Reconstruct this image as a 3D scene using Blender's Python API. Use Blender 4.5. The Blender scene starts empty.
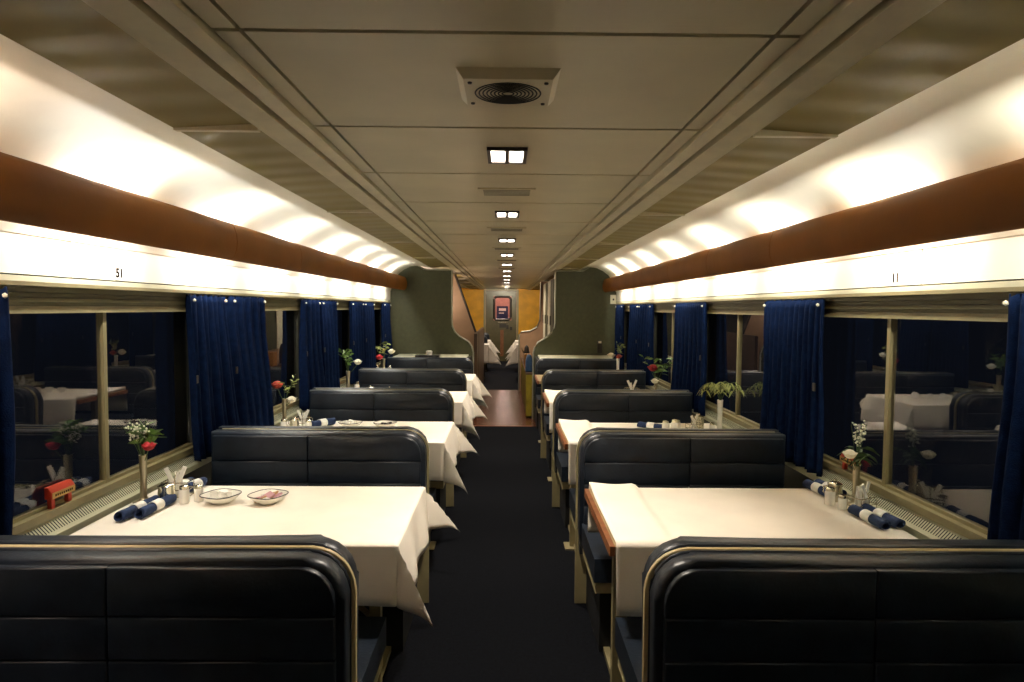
import bpy, bmesh, math, random
from mathutils import Vector, Matrix
rnd = random.Random(7)
PI = math.pi
COL = bpy.context.scene.collection
SC = bpy.context.scene

# ---------------------------------------------------------------- materials
def lin(h):
    h = h.lstrip('#')
    out = []
    for i in (0, 2, 4):
        c = int(h[i:i+2], 16) / 255
        out.append(c/12.92 if c <= .04045 else ((c+.055)/1.055)**2.4)
    return out

def mat(name, hexc, rough=.5, metal=0., var=.0, nscale=8., bump=0., bscale=60., spec=.5, sheen=0., coat=0., hex2=None):
    m = bpy.data.materials.new(name); m.use_nodes = True
    nt = m.node_tree; b = nt.nodes['Principled BSDF']
    c = lin(hexc)
    b.inputs['Base Color'].default_value = (*c, 1)
    b.inputs['Roughness'].default_value = rough
    b.inputs['Metallic'].default_value = metal
    b.inputs['Specular IOR Level'].default_value = spec
    if sheen: b.inputs['Sheen Weight'].default_value = sheen
    if coat: b.inputs['Coat Weight'].default_value = coat; b.inputs['Coat Roughness'].default_value = .15
    tc = nt.nodes.new('ShaderNodeTexCoord')
    if var or hex2:
        n = nt.nodes.new('ShaderNodeTexNoise'); n.inputs['Scale'].default_value = nscale; n.inputs['Detail'].default_value = 5
        nt.links.new(tc.outputs['Object'], n.inputs['Vector'])
        r = nt.nodes.new('ShaderNodeValToRGB')
        c2 = lin(hex2) if hex2 else [x*(1-var) for x in c]
        c1 = c if hex2 else [min(1, x*(1+var)) for x in c]
        r.color_ramp.elements[0].position = .35; r.color_ramp.elements[1].position = .65
        r.color_ramp.elements[0].color = (*c2, 1); r.color_ramp.elements[1].color = (*c1, 1)
        nt.links.new(n.outputs['Fac'], r.inputs['Fac']); nt.links.new(r.outputs['Color'], b.inputs['Base Color'])
    if bump:
        n2 = nt.nodes.new('ShaderNodeTexNoise'); n2.inputs['Scale'].default_value = bscale; n2.inputs['Detail'].default_value = 4
        nt.links.new(tc.outputs['Object'], n2.inputs['Vector'])
        bp = nt.nodes.new('ShaderNodeBump'); bp.inputs['Strength'].default_value = bump; bp.inputs['Distance'].default_value = .01
        nt.links.new(n2.outputs['Fac'], bp.inputs['Height']); nt.links.new(bp.outputs['Normal'], b.inputs['Normal'])
    return m

def emis(name, hexc, strength):
    m = bpy.data.materials.new(name); m.use_nodes = True
    b = m.node_tree.nodes['Principled BSDF']
    b.inputs['Base Color'].default_value = (*lin(hexc), 1)
    b.inputs['Emission Color'].default_value = (*lin(hexc), 1)
    b.inputs['Emission Strength'].default_value = strength
    return m

def glass_mat(name, hexc='#ffffff', rough=0., ior=1.5):
    m = bpy.data.materials.new(name); m.use_nodes = True
    b = m.node_tree.nodes['Principled BSDF']
    b.inputs['Base Color'].default_value = (*lin(hexc), 1)
    b.inputs['Roughness'].default_value = rough
    b.inputs['Transmission Weight'].default_value = 1
    b.inputs['IOR'].default_value = ior
    return m

def wave_bump(m, axis, scale, strength, dist=.02):
    nt = m.node_tree; b = nt.nodes['Principled BSDF']
    tc = nt.nodes.new('ShaderNodeTexCoord'); w = nt.nodes.new('ShaderNodeTexWave')
    w.bands_direction = axis; w.inputs['Scale'].default_value = scale; w.inputs['Distortion'].default_value = 1.2; w.inputs['Detail'].default_value = 2
    nt.links.new(tc.outputs['Object'], w.inputs['Vector'])
    bp = nt.nodes.new('ShaderNodeBump'); bp.inputs['Strength'].default_value = strength; bp.inputs['Distance'].default_value = dist
    nt.links.new(w.outputs['Fac'], bp.inputs['Height']); nt.links.new(bp.outputs['Normal'], b.inputs['Normal'])
    return m

M = dict(
    vinyl=mat('navy_vinyl', '#1a222d', .36, var=.25, nscale=14, bump=.10, bscale=90, spec=.5),
    cream_shell=mat('cream_shell', '#c9b88c', .4, var=.08),
    rail=mat('cream_rail', '#b8ac84', .45, var=.1),
    dark=mat('dark_plinth', '#0d0f12', .6, var=.2),
    cloth=mat('cream_linen', '#f8f0e2', .85, var=.03, nscale=5, bump=.15, bscale=250),
    tabletop=mat('laminate_top', '#a8946c', .4, var=.15, nscale=12),
    tabletrim=mat('brown_edge', '#84502e', .45, var=.2, nscale=20),
    leg=mat('olive_leg', '#8f8562', .4, var=.12),
    ceil=mat('ceiling_panel', '#c8bc9a', .3, var=.07, nscale=3, bump=.03, bscale=160, spec=.5),
    rib=wave_bump(mat('ribbed_strip', '#86763a', .5, var=.12, nscale=4), 'Y', 1.6, .22, .02),
    railm=mat('ceiling_rail', '#c6bb9a', .4, var=.08),
    line=mat('dark_joint', '#15130d', .7),
    cove=mat('cove_white', '#f1eedf', .55, var=.02, bump=.05, bscale=120),
    band=mat('white_panel', '#f6f4ea', .45, var=.01),
    strip=mat('cream_strip', '#cfcdb4', .5, var=.05),
    header=mat('olive_header', '#55502f', .5, var=.1),
    frame=mat('window_frame', '#8d8360', .42, var=.1),
    wall=mat('dado_wall', '#3b3a2c', .6, var=.15),
    grille=mat('grille_cream', '#c2c2a4', .45, var=.06),
    wood=mat('brown_valance', '#7d4a0a', .6, nscale=2.2, bump=.05, bscale=40, hex2='#6d3f08', spec=.2),
    curtain=mat('navy_curtain', '#0b1b3a', .95, var=.25, nscale=30, bump=.3, bscale=200, spec=.08),
    hook=mat('hook_cream', '#e6dfc8', .4),
    glass=glass_mat('window_glass'),
    jar=glass_mat('jar_glass', '#fbfaf2', .02, 1.45),
    carpet=mat('black_carpet', '#0c0e13', .9, var=.35, nscale=60, bump=.5, bscale=300, spec=.08),
    carpet2=mat('dark_carpet', '#14161d', .9, var=.3, nscale=60, bump=.5, bscale=300, spec=.1),
    tilefloor=mat('brown_tile', '#6e3a26', .2, nscale=10, bump=.35, bscale=22, hex2='#402a1e', spec=.5),
    bulk=mat('olive_bulkhead', '#47482e', .6, var=.12, nscale=20, bump=.2, bscale=200),
    pink=mat('pinkish_brown_panel', '#a5876a', .5, var=.08, nscale=6),
    brownwall=mat('brown_low_wall', '#4c3826', .4, var=.15),
    orange=mat('orange_panel', '#d8980f', .55, var=.12, nscale=4),
    yellow=mat('yellow_panel', '#8a7a1e', .45, var=.2, nscale=9),
    chrome=mat('bright_edge_trim', '#b9b9a8', .3, metal=.6),
    steel=mat('steel', '#c9c3ae', .18, metal=1.),
    door=mat('olive_door', '#5a5138', .32, var=.1),
    pinkroom=mat('pink_vestibule', '#d0a092', .6, var=.08),
    navy=mat('navy_napkin', '#1d3157', .85, var=.15, nscale=60, bump=.2, bscale=300),
    white=mat('white_paper', '#f2efe6', .6),
    china=mat('white_china', '#f0ece0', .2, spec=.5),
    rim=mat('dark_rim', '#2c2a2c', .3),
    pinkpack=mat('pink_packet', '#b98a90', .6),
    tan=mat('tan_packet', '#b08a58', .6),
    red=mat('red_rose', '#a81420', .6, var=.35, nscale=40),
    orangered=mat('red_orange_bloom', '#a8361c', .6, var=.35, nscale=40),
    rosewhite=mat('white_rose', '#efe8d0', .6, var=.06, nscale=40),
    leaf=mat('leaf_green', '#5b7a34', .5, var=.35, nscale=30),
    leafd=mat('dark_leaf', '#3e5528', .5, var=.35, nscale=30),
    palm=mat('yellow_green_leaf', '#8d9450', .5, var=.35, nscale=30),
    blossom=mat('blossom_white', '#dcdcc4', .6),
    silver=mat('silver_vase', '#b7ae93', .36, metal=1.),
    redplastic=mat('red_handle', '#b8351e', .4),
    label=mat('label_tan', '#b89250', .5),
    ink=mat('dark_ink', '#050505', .9, spec=0.),
    grey=mat('grey_plate', '#8d8a78', .45),
    lamp=emis('lamp_lens', '#fff1e2', 9.),
    coated=mat('dark_housing', '#2a211a', .4),
    bluecloth=mat('blue_bag', '#2d4a6a', .8, var=.2, nscale=30),
    orangebox=mat('orange_carton', '#b8803a', .6),
    sign=mat('blue_notice', '#1c2b58', .5),
)

# ---------------------------------------------------------------- mesh builder
class MB:
    def __init__(s): s.bm = bmesh.new()
    def _bev(s, geom_faces, bev, seg):
        if not bev: return
        es = set()
        for f in geom_faces:
            for e in f.edges:
                if len(e.link_faces) == 2 and e.calc_face_angle(0) > .5: es.add(e)
        bmesh.ops.bevel(s.bm, geom=list(es), offset=bev, segments=seg, profile=.5, affect='EDGES', clamp_overlap=True)
    def box(s, x0, x1, y0, y1, z0, z1, bev=0, seg=2, mtx=None):
        x0, x1 = min(x0, x1), max(x0, x1); y0, y1 = min(y0, y1), max(y0, y1); z0, z1 = min(z0, z1), max(z0, z1)
        vs = [s.bm.verts.new((x, y, z)) for x in (x0, x1) for y in (y0, y1) for z in (z0, z1)]
        fs = [s.bm.faces.new([vs[i] for i in q]) for q in ((0,1,3,2),(4,6,7,5),(0,4,5,1),(2,3,7,6),(0,2,6,4),(1,5,7,3))]
        if mtx is not None:
            for v in vs: v.co = mtx @ v.co
        s._bev(fs, bev, seg)
        return s
    def prism(s, poly, axis, a, b, bev=0, seg=2):
        """poly: 2-D outline; axis 'x': poly=(y,z); 'y': (x,z); 'z': (x,y)"""
        def P(p, t):
            return {'x': (t, p[0], p[1]), 'y': (p[0], t, p[1]), 'z': (p[0], p[1], t)}[axis]
        A = [s.bm.verts.new(P(p, a)) for p in poly]; B = [s.bm.verts.new(P(p, b)) for p in poly]
        n = len(poly); fs = [s.bm.faces.new(A), s.bm.faces.new(B[::-1])]
        for i in range(n):
            fs.append(s.bm.faces.new((A[i], B[i], B[(i+1) % n], A[(i+1) % n])))
        if bev:
            es = set()
            for f in fs[:2]:
                for e in f.edges: es.add(e)
            bmesh.ops.bevel(s.bm, geom=list(es), offset=bev, segments=seg, profile=.5, affect='EDGES', clamp_overlap=True)
        return s
    def tube(s, pts, r, n=8, r_end=None, closed=False):
        pts = [Vector(p) for p in pts]; rings = []
        N = len(pts)
        for i, p in enumerate(pts):
            if closed: t = pts[(i+1) % N] - pts[i-1]
            else: t = pts[min(i+1, N-1)] - pts[max(i-1, 0)]
            t.normalize()
            up = Vector((0, 0, 1)) if abs(t.z) < .9 else Vector((1, 0, 0))
            u = t.cross(up).normalized(); v = t.cross(u)
            rr = r if r_end is None else r + (r_end - r) * i/(N-1)
            rings.append([s.bm.verts.new(p + rr*(math.cos(2*PI*k/n)*u + math.sin(2*PI*k/n)*v)) for k in range(n)])
        for i in range(N if closed else N-1):
            A, B = rings[i], rings[(i+1) % N]
            for k in range(n): s.bm.faces.new((A[k], A[(k+1) % n], B[(k+1) % n], B[k]))
        if not closed:
            s.bm.faces.new(rings[0][::-1]); s.bm.faces.new(rings[-1])
        return s
    def lathe(s, prof, c=(0, 0, 0), n=20, wob=None):
        rings = []
        for j, (r, z) in enumerate(prof):
            ring = []
            for k in range(n):
                a = 2*PI*k/n; rr = r*(1 + (wob(a, j) if wob else 0))
                ring.append(s.bm.verts.new((c[0]+rr*math.cos(a), c[1]+rr*math.sin(a), c[2]+z)))
            rings.append(ring)
        for i in range(len(rings)-1):
            A, B = rings[i], rings[i+1]
            for k in range(n): s.bm.faces.new((A[k], A[(k+1) % n], B[(k+1) % n], B[k]))
        if prof[0][0] > 1e-5: s.bm.faces.new(rings[0][::-1])
        if prof[-1][0] > 1e-5: s.bm.faces.new(rings[-1])
        bmesh.ops.remove_doubles(s.bm, verts=[v for r in rings for v in r], dist=1e-6)
        return s
    def grid(s, fn, nu, nv):
        V = [[s.bm.verts.new(fn(i/nu, j/nv)) for j in range(nv+1)] for i in range(nu+1)]
        for i in range(nu):
            for j in range(nv): s.bm.faces.new((V[i][j], V[i+1][j], V[i+1][j+1], V[i][j+1]))
        return s
    def ball(s, c, r, sub=2, sq=(1, 1, 1)):
        m = Matrix.Translation(c) @ Matrix.Diagonal((*[r*q for q in sq], 1))
        bmesh.ops.create_icosphere(s.bm, subdivisions=sub, radius=1, matrix=m)
        return s
    def leaf(s, p, d, L, w, curl=.25, side=None):
        p = Vector(p); d = Vector(d).normalized()
        sd = d.cross(Vector((0, 0, 1)))
        if sd.length < .05: sd = Vector((1, 0, 0))
        sd.normalize()
        if side is not None: sd = (sd*math.cos(side) + d.cross(sd)*math.sin(side)).normalized()
        n = sd.cross(d)
        pts = []
        for t, ww in ((0, .12), (.3, .9), (.6, .85), (1, .04)):
            b = p + d*L*t - Vector((0, 0, 1))*curl*L*t*t
            pts.append((b - sd*w*ww*.5, b + n*w*.08, b + sd*w*ww*.5))
        V = [[s.bm.verts.new(q) for q in row] for row in pts]
        for i in range(3):
            for j in range(2): s.bm.faces.new((V[i][j], V[i+1][j], V[i+1][j+1], V[i][j+1]))
        return s
    def build(s, name, m, parent=None, loc=None, smooth=35, solid=0):
        """vertices are taken relative to loc (top-level) or already local to the parent"""
        if loc is not None:
            for v in s.bm.verts: v.co -= Vector(loc)
        bmesh.ops.recalc_face_normals(s.bm, faces=s.bm.faces)
        me = bpy.data.meshes.new(name); s.bm.to_mesh(me); s.bm.free()
        me.materials.append(m)
        if smooth:
            for p in me.polygons: p.use_smooth = True
            me.set_sharp_from_angle(angle=math.radians(smooth))
        o = bpy.data.objects.new(name, me); COL.objects.link(o)
        if parent is not None: o.parent = parent
        elif loc is not None: o.location = loc
        if solid:
            md = o.modifiers.new('thickness', 'SOLIDIFY'); md.thickness = solid; md.offset = 1
        return o

def thing(name, label, cat, loc=(0, 0, 0), rz=0, group=None):
    o = bpy.data.objects.new(name, None); COL.objects.link(o); o.empty_display_size = .1
    o.location = loc; o.rotation_euler = (0, 0, rz)
    return tag(o, label, cat, group)
def tag(o, label, cat, group=None):
    o['label'] = label; o['category'] = cat
    if group: o['group'] = group
    return o
def struct(o): o['kind'] = 'structure'; return o
def dup(root, loc, label, group=None, rz=None):
    r = root.copy(); COL.objects.link(r); r.location = loc
    if rz is not None: r.rotation_euler = (0, 0, rz)
    r['label'] = label
    if group: r['group'] = group
    for ch in list(root.children):
        c = ch.copy(); COL.objects.link(c); c.parent = r
        for g in list(ch.children):
            d = g.copy(); COL.objects.link(d); d.parent = c
    return r
ORD = ['first', 'second', 'third', 'fourth', 'fifth', 'sixth', 'seventh', 'eighth', 'ninth', 'tenth', 'eleventh', 'twelfth']
SIDE = {-1: 'left', 1: 'right'}

# ---------------------------------------------------------------- dimensions
ZC = 2.20 
DX = .028                 # ceiling centre line is a touch right of the aisle's
CE = 1.055  # cove edge                 # ceiling
Y0, YE = -1.6, 20.7       # rear end, far end wall
YB = 9.85                 # bulkhead across the car
XG, XW = 1.66, 1.64       # glass plane, inner wall face
S = [1.745, 3.555, 5.365, 7.175, 8.95]   # seat rows
MUL = [2.85, 4.71, 6.57, 8.43]           # window centres
AE = {-1: .395, 1: .43}   # bench ends at the aisle
TE = {-1: .355, 1: .40}   # table ends at the aisle
TZ = .78
TY = [(s+.615, s+1.385) for s in S[:4]]

# ---------------------------------------------------------------- shell
def build_shell():
    b = MB(); b.box(-1.75, 1.75, Y0, 9.25, -.06, 0); struct(b.build('floor', M['carpet'], smooth=0))
    b = MB(); b.box(-1.75, 1.75, 9.25, 13.4, -.06, 0); struct(b.build('floor', M['tilefloor'], smooth=0))
    b = MB(); b.box(-1.75, 1.75, 13.4, YE+2.6, -.06, 0); struct(b.build('floor', M['carpet2'], smooth=0))
    b = MB(); b.box(-.40, .40, 9.235, 9.275, 0, .006, .002); struct(b.build('trim_threshold', M['tabletrim']))
    for s in (-1, 1):   # thin metal edging along the seats
        b = MB(); b.box(s*.50, s*.53, Y0+.02, 9.2, 0, .025, .006)
        struct(b.build('baseboard_'+SIDE[s], M['leg']))
    # ceiling centre panels
    seams = [-1.6, -.84, -.07, .70, 1.466, 2.225, 2.98, 3.79, 4.61, 5.42]
    while seams[-1] < YE-.9: seams.append(seams[-1]+.8)
    seams.append(YE)
    b = MB()
    for a, c in zip(seams, seams[1:]):
        b.box(DX-.56, DX+.56, a+.009, c-.009, ZC, ZC+.03, .004, 1)
        for s in (-1, 1): b.box(DX+s*.571, DX+s*.622, a+.009, c-.009, ZC, ZC+.03, .004, 1)
    struct(b.build('ceiling', M['ceil'], smooth=30))
    b = MB(); b.box(-1.75, 1.75, Y0-.05, YE+.1, ZC+.03, ZC+.09); struct(b.build('ceiling', M['line'], smooth=0))
    n = 0
    for s in (-1, 1):
        n += 1
        b = MB()
        b.prism([(DX+s*.63, ZC+.02), (DX+s*.632, ZC-.012), (DX+s*.672, ZC-.022), (DX+s*.676, ZC+.02)], 'y', Y0, YE)
        b.prism([(DX+s*.689, ZC+.02), (DX+s*.691, ZC-.028), (DX+s*.746, ZC-.036), (DX+s*.750, ZC+.02)], 'y', Y0, YE)
        b.prism([(DX+s*.762, ZC+.02), (DX+s*.763, ZC-.018), (DX+s*.785, ZC-.022), (DX+s*.788, ZC+.02)], 'y', Y0, YE)
        struct(b.build('trim_%d' % n, M['railm'], smooth=30))
        # ribbed olive strip between rail and cove
        b = MB(); yy = [Y0, .35, 2.2, 4.05, 5.9, 7.75, 9.6, 11.5, 13.4, 15.3, 17.2, 19.1, YE]
        for a, c in zip(yy, yy[1:]):
            b.prism([(DX+s*.789, ZC-.004), (DX+s*CE, ZC-.02), (DX+s*CE, ZC+.01), (DX+s*.789, ZC+.02)], 'y', a+.004, c-.004)
        struct(b.build('ceiling_strip_'+SIDE[s], M['rib'], smooth=0))
        b = MB()
        for c in yy[1:-1]: b.box(DX+s*.79, DX+s*CE, c-.012, c+.012, ZC-.026, ZC-.006, .003, 1)
        struct(b.build('trim_joint_'+SIDE[s], M['railm']))
        # cove: curved white surface from the strip out and down to the wall panel
        prof = [(CE+s*DX, ZC-.02), (CE+s*DX+.005, ZC-.008), (1.16, ZC+.012), (1.25, ZC+.02), (1.34, ZC+.005), (1.43, ZC-.035), (1.51, ZC-.095), (1.575, ZC-.175), (1.61, ZC-.26), (1.625, ZC-.34)]
        out = [(x+.03, z+.03) for x, z in prof]
        poly = [(s*x, z) for x, z in prof + out[::-1]]
        for (a, c) in ((Y0, YB), (YB, YE)):
            b = MB(); b.prism(poly, 'y', a, c)
            struct(b.build('wall_%s_cove' % SIDE[s], M['cove'], smooth=50))
        # white panel band, in lengths with thin joints
        b = MB(); jy = [Y0, .30, 2.62, 5.06, 7.4, YB]
        for a, c in zip(jy, jy[1:]): b.box(s*1.632, s*1.665, a+.005, c-.005, 1.724, ZC-.335, .002, 1)
        struct(b.build('wall_%s_panel' % SIDE[s], M['band'], smooth=0))
        b = MB(); b.box(s*1.665, s*1.72, Y0, YE, 0, 2.2)
        for k, m_ in enumerate([.99-1.86, .99] + MUL): pass
        # lower wall + piers between the windows (glass openings left free)
        b.bm.free(); b = MB()
        b.box(s*XW, s*1.74, Y0, YB, 0, .79)
        edges = [Y0]
        for m_ in [.99] + MUL: edges += [m_-.78, m_+.78]
        edges += [YB]
        for a, c in zip(edges[::2], edges[1::2]): b.box(s*XW, s*1.74, a, c, .79, 1.72)
        b.box(s*1.665, s*1.74, Y0, YB, 1.60, 2.3)
        b.box(s*1.64, s*1.74, YB, YE, 0, 2.3)
        struct(b.build('wall_'+SIDE[s], M['wall'], smooth=0))
        # cream strip and stepped header over the windows, sill bar and sloping heater grille
        b = MB(); b.box(s*1.627, s*1.66, Y0, YB, 1.685, 1.7185, .002, 1); struct(b.build('trim_strip_'+SIDE[s], M['strip']))
        b = MB()
        for i, (z0, z1, d) in enumerate(((1.662, 1.683, .0), (1.645, 1.660, .008), (1.628, 1.643, .0), (1.615, 1.626, .01))):
            b.box(s*(1.612+d), s*1.66, Y0, YB, z0, z1, .003, 1)
        struct(b.build('trim_header_'+SIDE[s], M['header']))
        b = MB()
        b.prism([(s*1.585, .765), (s*1.585, .792), (s*1.628, .838), (s*1.64, .838), (s*1.64, .765)], 'y', Y0, YB)
        struct(b.build('trim_heater_'+SIDE[s], M['grille'], smooth=0))
        b = MB(); y = 2.0
        dx, dz = .043, .046; L = math.hypot(dx, dz)
        while y < 9.2:
            t0, t1 = .25, .85
            p0 = Vector((s*(1.585+dx*t0), y, .792+dz*t0)); p1 = Vector((s*(1.585+dx*t1), y, .792+dz*t1))
            nrm = Vector((-s*dz, 0, dx)).normalized()
            q = [p0+nrm*.0008, p1+nrm*.0008]
            b.bm.faces.new([b.bm.verts.new(v) for v in (q[0]-Vector((0, .0028, 0)), q[0]+Vector((0, .0028, 0)), q[1]+Vector((0, .0028, 0)), q[1]-Vector((0, .0028, 0)))])
            y += .0145
        struct(b.build('trim_heater_slots_'+SIDE[s], M['line'], smooth=0))
        b = MB(); b.box(s*1.618, s*1.69, Y0, YB, .842, .872, .006); struct(b.build('trim_sill_'+SIDE[s], M['frame']))
        # windows
        for k, m_ in enumerate(MUL):
            idx = k+1 if s < 0 else k+5
            b = MB(); a, c = m_-.78, m_+.78
            b.box(s*1.625, s*1.672, a, c, 1.588, 1.614, .004)        # top bar
            b.box(s*1.643, s*1.675, m_-.012, m_+.012, .872, 1.59, .004)  # mullion
            b.box(s*1.645, s*1.675, a+.003, c-.003, .872, .886, .003)
            w = struct(b.build('window_%d' % idx, M['frame']))
            b = MB(); b.box(s*1.656, s*1.662, a+.012, m_-.01, .875, 1.60); b.box(s*1.656, s*1.662, m_+.01, c-.012, .875, 1.60)
            b.build('glass_pane', M['glass'], w, smooth=0)
        # brown valance, in curved lengths with visible joints
        vp = [(1.445, 2.048), (1.425, 2.03), (1.412, 1.99), (1.407, 1.95), (1.412, 1.905), (1.425, 1.873), (1.445, 1.855), (1.465, 1.855), (1.442, 1.885), (1.43, 1.95), (1.442, 2.015), (1.465, 2.048)]
        b = MB(); vy = [Y0, 1.2, 3.62, 4.76, 5.9, 7.05, 8.2, 9.1, YB-.02]
        for a, c in zip(vy, vy[1:]): b.prism([(s*x+.018, z+(.008 if s < 0 else 0)) for x, z in vp], 'y', a+.003, c-.003)
        struct(b.build('trim_valance_'+SIDE[s], M['wood'], smooth=50))
        b = MB()
        for k in range(-3, 8):      # lamp brackets behind the valance
            y = 2.18+1.05*k
            b.box(s*1.462, s*1.635, y-.05, y+.05, 1.92, 1.965, .004, 1)
        struct(b.build('trim_bracket_'+SIDE[s], M['strip']))
    # ends
    b = MB(); b.box(-1.75, 1.75, Y0-.06, Y0, 0, 2.3); struct(b.build('wall_back', M['wall'], smooth=0))

build_shell()

# ---------------------------------------------------------------- bulkheads and far section
def build_far():
    for s in (-1, 1):
        arch = [(1.64, 0), (1.64, 1.86), (1.625, 1.97), (1.575, 2.075), (1.50, 2.155), (1.41, 2.205), (1.32, 2.225), (1.24, 2.222), (1.15, 2.17), (1.10, 2.165), (.765, 2.165)]
        edge = [(.745, 2.15), (.745, 1.42), (.735, 1.345), (.70, 1.27), (.64, 1.21), (.565, 1.165), (.50, 1.125), (.455, 1.06), (.435, .97), (.435, 0)]
        b = MB(); b.prism([(s*x, z) for x, z in arch+edge], 'y', YB, YB+.05)
        struct(b.build('wall_%s_bulkhead' % SIDE[s], M['bulk'], smooth=0))
        b = MB()
        b.tube([(s*x, YB-.004, z) for x, z in arch[1:]+edge], .012, 8)
        struct(b.build('trim_bulkhead_'+SIDE[s], M['chrome'], smooth=60))
        # cream shelf behind the last bench
        b = MB(); b.box(s*.50, s*1.50, 9.06, YB-.01, .925, .945, .004)
        struct(b.build('trim_ledge_'+SIDE[s], M['strip']))
        b = MB(); b.box(s*.46, s*1.52, 9.09, YB-.012, 0, .922); struct(b.build('trim_ledge_base_'+SIDE[s], M['dark'], smooth=0))
    # second partitions, pinkish brown
    b = MB(); b.prism([(-.42, 0), (-.42, 1.21), (-.755, 2.13), (-1.63, 2.13), (-1.63, 0)], 'y', 10.6, 10.65)
    struct(b.build('wall_left_partition', M['pink'], smooth=0))
    b = MB(); b.tube([(-.42, 10.59, 0), (-.42, 10.59, 1.21), (-.755, 10.59, 2.13)], .018, 8); struct(b.build('trim_diagonal', M['coated'], smooth=60))
    b = MB(); b.prism([(.30, 0), (.30, 1.10), (.34, 1.16), (.52, 1.18), (.64, 1.26), (.70, 1.40), (.71, 2.13), (1.63, 2.13), (1.63, 0)], 'y', 13.2, 13.25)
    struct(b.build('wall_right_partition', M['pink'], smooth=0))
    b = MB(); b.tube([(.30, 13.19, 0), (.30, 13.19, 1.10), (.34, 13.19, 1.16), (.52, 13.19, 1.18), (.64, 13.19, 1.26), (.70, 13.19, 1.40), (.71, 13.19, 2.12)], .014, 8)
    struct(b.build('trim_curve', M['chrome'], smooth=60))
    # low wall along the passage on the left
    b = MB(); b.box(-.43, -.385, 9.95, 10.58, 0, 1.24, .006); b.box(-.43, -.385, 10.68, 13.35, 0, 1.24, .006)
    struct(b.build('wall_left_low', M['brownwall']))
    # tall cabinet on the right of the passage
    t = thing('storage_cabinet', 'tall narrow cabinet with alternating pale and olive doors right of the passage', 'cabinet', (1.18, 11.5, 0))
    b = MB(); b.box(-.42, .10, -1.35, 1.4, 0, 2.08, .006); b.build('body', M['pink'], t)
    for k in range(4):
        y = -1.33+.68*k
        b = MB(); b.box(-.438, -.42, y, y+.64, .86, 2.06, .006); d = b.build('door', M['strip'] if k % 2 else M['bulk'], t)
        b = MB(); b.box(-.452, -.436, y+.56, y+.59, 1.35, 1.5, .005); b.build('handle', M['coated'], d)
    # yellow low cabinet and what stands on it
    t = thing('low_cabinet', 'yellow waist-low cabinet along the right side of the passage', 'cabinet', (.40, 11.5, 0))
    b = MB(); b.box(-.06, .05, -1.55, 1.6, .03, .64, .01); b.build('body', M['yellow'], t)
    b = MB(); b.box(-.065, .05, -1.55, 1.6, .64, .665, .005); b.build('top', M['brownwall'], t)
    b = MB(); b.box(-.05, .05, -1.5, 1.55, 0, .03); b.build('plinth', M['dark'], t)
    b = MB()
    b.prism([(-.055, 0), (.05, 0), (.05, .16), (.03, .235), (0, .25), (-.035, .23), (-.055, .15)], 'y', -.16, .16, .02)
    o = b.build('bag', M['bluecloth'], None, smooth=60); o.location = (.395, 10.3, .666); tag(o, 'blue cloth bag on the yellow low cabinet in the passage', 'bag')
    b = MB(); b.box(-.05, .05, -.09, .09, 0, .22, .006); o = b.build('carton', M['orangebox'], None); o.location = (.39, 10.9, .666)
    tag(o, 'tan orange carton on the yellow cabinet behind the blue bag', 'box')
    t = thing('kettle', 'dark kettle on the yellow cabinet behind the tan carton', 'kettle', (.39, 11.4, .666))
    b = MB(); b.lathe([(.045, 0), (.05, .02), (.05, .2), (.035, .3), (.01, .33), (0, .335)], n=16); b.build('body', M['coated'], t)
    b = MB(); b.tube([(-.045, 0, .2), (-.075, 0, .26), (-.08, 0, .29)], .01, 6); b.build('spout', M['steel'], t)
    # end wall: two orange panels either side of the door
    for s, x0, x1 in ((-1, -1.64, -.60), (1, .40, 1.64)):
        b = MB(); b.box(x0, x1, YE, YE+.06, .80, ZC+.03); struct(b.build('wall_end_'+SIDE[s], M['orange'], smooth=0))
        b = MB(); b.box(x0, x1, YE-.02, YE+.06, 0, .79); struct(b.build('wall_end_dado_'+SIDE[s], M['wall'], smooth=0))
        xx = x1 if s < 0 else x0
        b = MB(); b.box(xx-.03, xx+.03, YE-.03, YE+.06, 0, ZC-.02, .008); struct(b.build('trim_doorpost_'+SIDE[s], M['frame']))
    b = MB(); b.box(-.57, .37, YE-.03, YE+.06, ZC-.05, ZC+.02, .006); struct(b.build('trim_doorhead', M['frame']))
    def rr(x0, x1, z0, z1, r, n=6):
        P = []
        for cx, cz, a0 in ((x1-r, z1-r, 0), (x0+r, z1-r, 90), (x0+r, z0+r, 180), (x1-r, z0+r, 270)):
            for i in range(n+1):
                a = math.radians(a0+90*i/n); P.append((cx+r*math.cos(a), cz+r*math.sin(a)))
        return P
    b = MB()
    wx0, wx1, wz0, wz1 = -.33, .21, 1.24, 1.98
    b.box(-.565, wx0, YE, YE+.045, 0, ZC-.055); b.box(wx1, .365, YE, YE+.045, 0, ZC-.055)
    b.box(wx0, wx1, YE, YE+.045, 0, wz0); b.box(wx0, wx1, YE, YE+.045, wz1, ZC-.055)
    d = struct(b.build('door_1', M['door'], smooth=0))
    # rounded rubber frame around the window
    P = rr(wx0+.02, wx1-.02, wz0+.02, wz1-.02, .10)
    b = MB(); b.tube([(x, YE-.005, z) for x, z in P], .035, 8, closed=True); b.build('window_gasket', M['coated'], d, smooth=60)
    b = MB(); b.box(wx0+.01, wx1-.01, YE+.018, YE+.024, wz0+.01, wz1-.01); b.build('glass_pane', M['glass'], d, smooth=0)
    b = MB(); b.box(-.20, .09, YE-.03, YE-.004, 1.165, 1.205, .008); b.build('push_bar', M['steel'], d)
    b = MB(); b.box(.06, .13, YE-.03, YE-.002, .98, 1.10, .01); b.build('handle', M['coated'], d)
    b = MB(); b.box(.17, .24, YE-.03, YE-.002, .95, 1.05, .01); b.build('lock_box', M['coated'], d)
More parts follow.
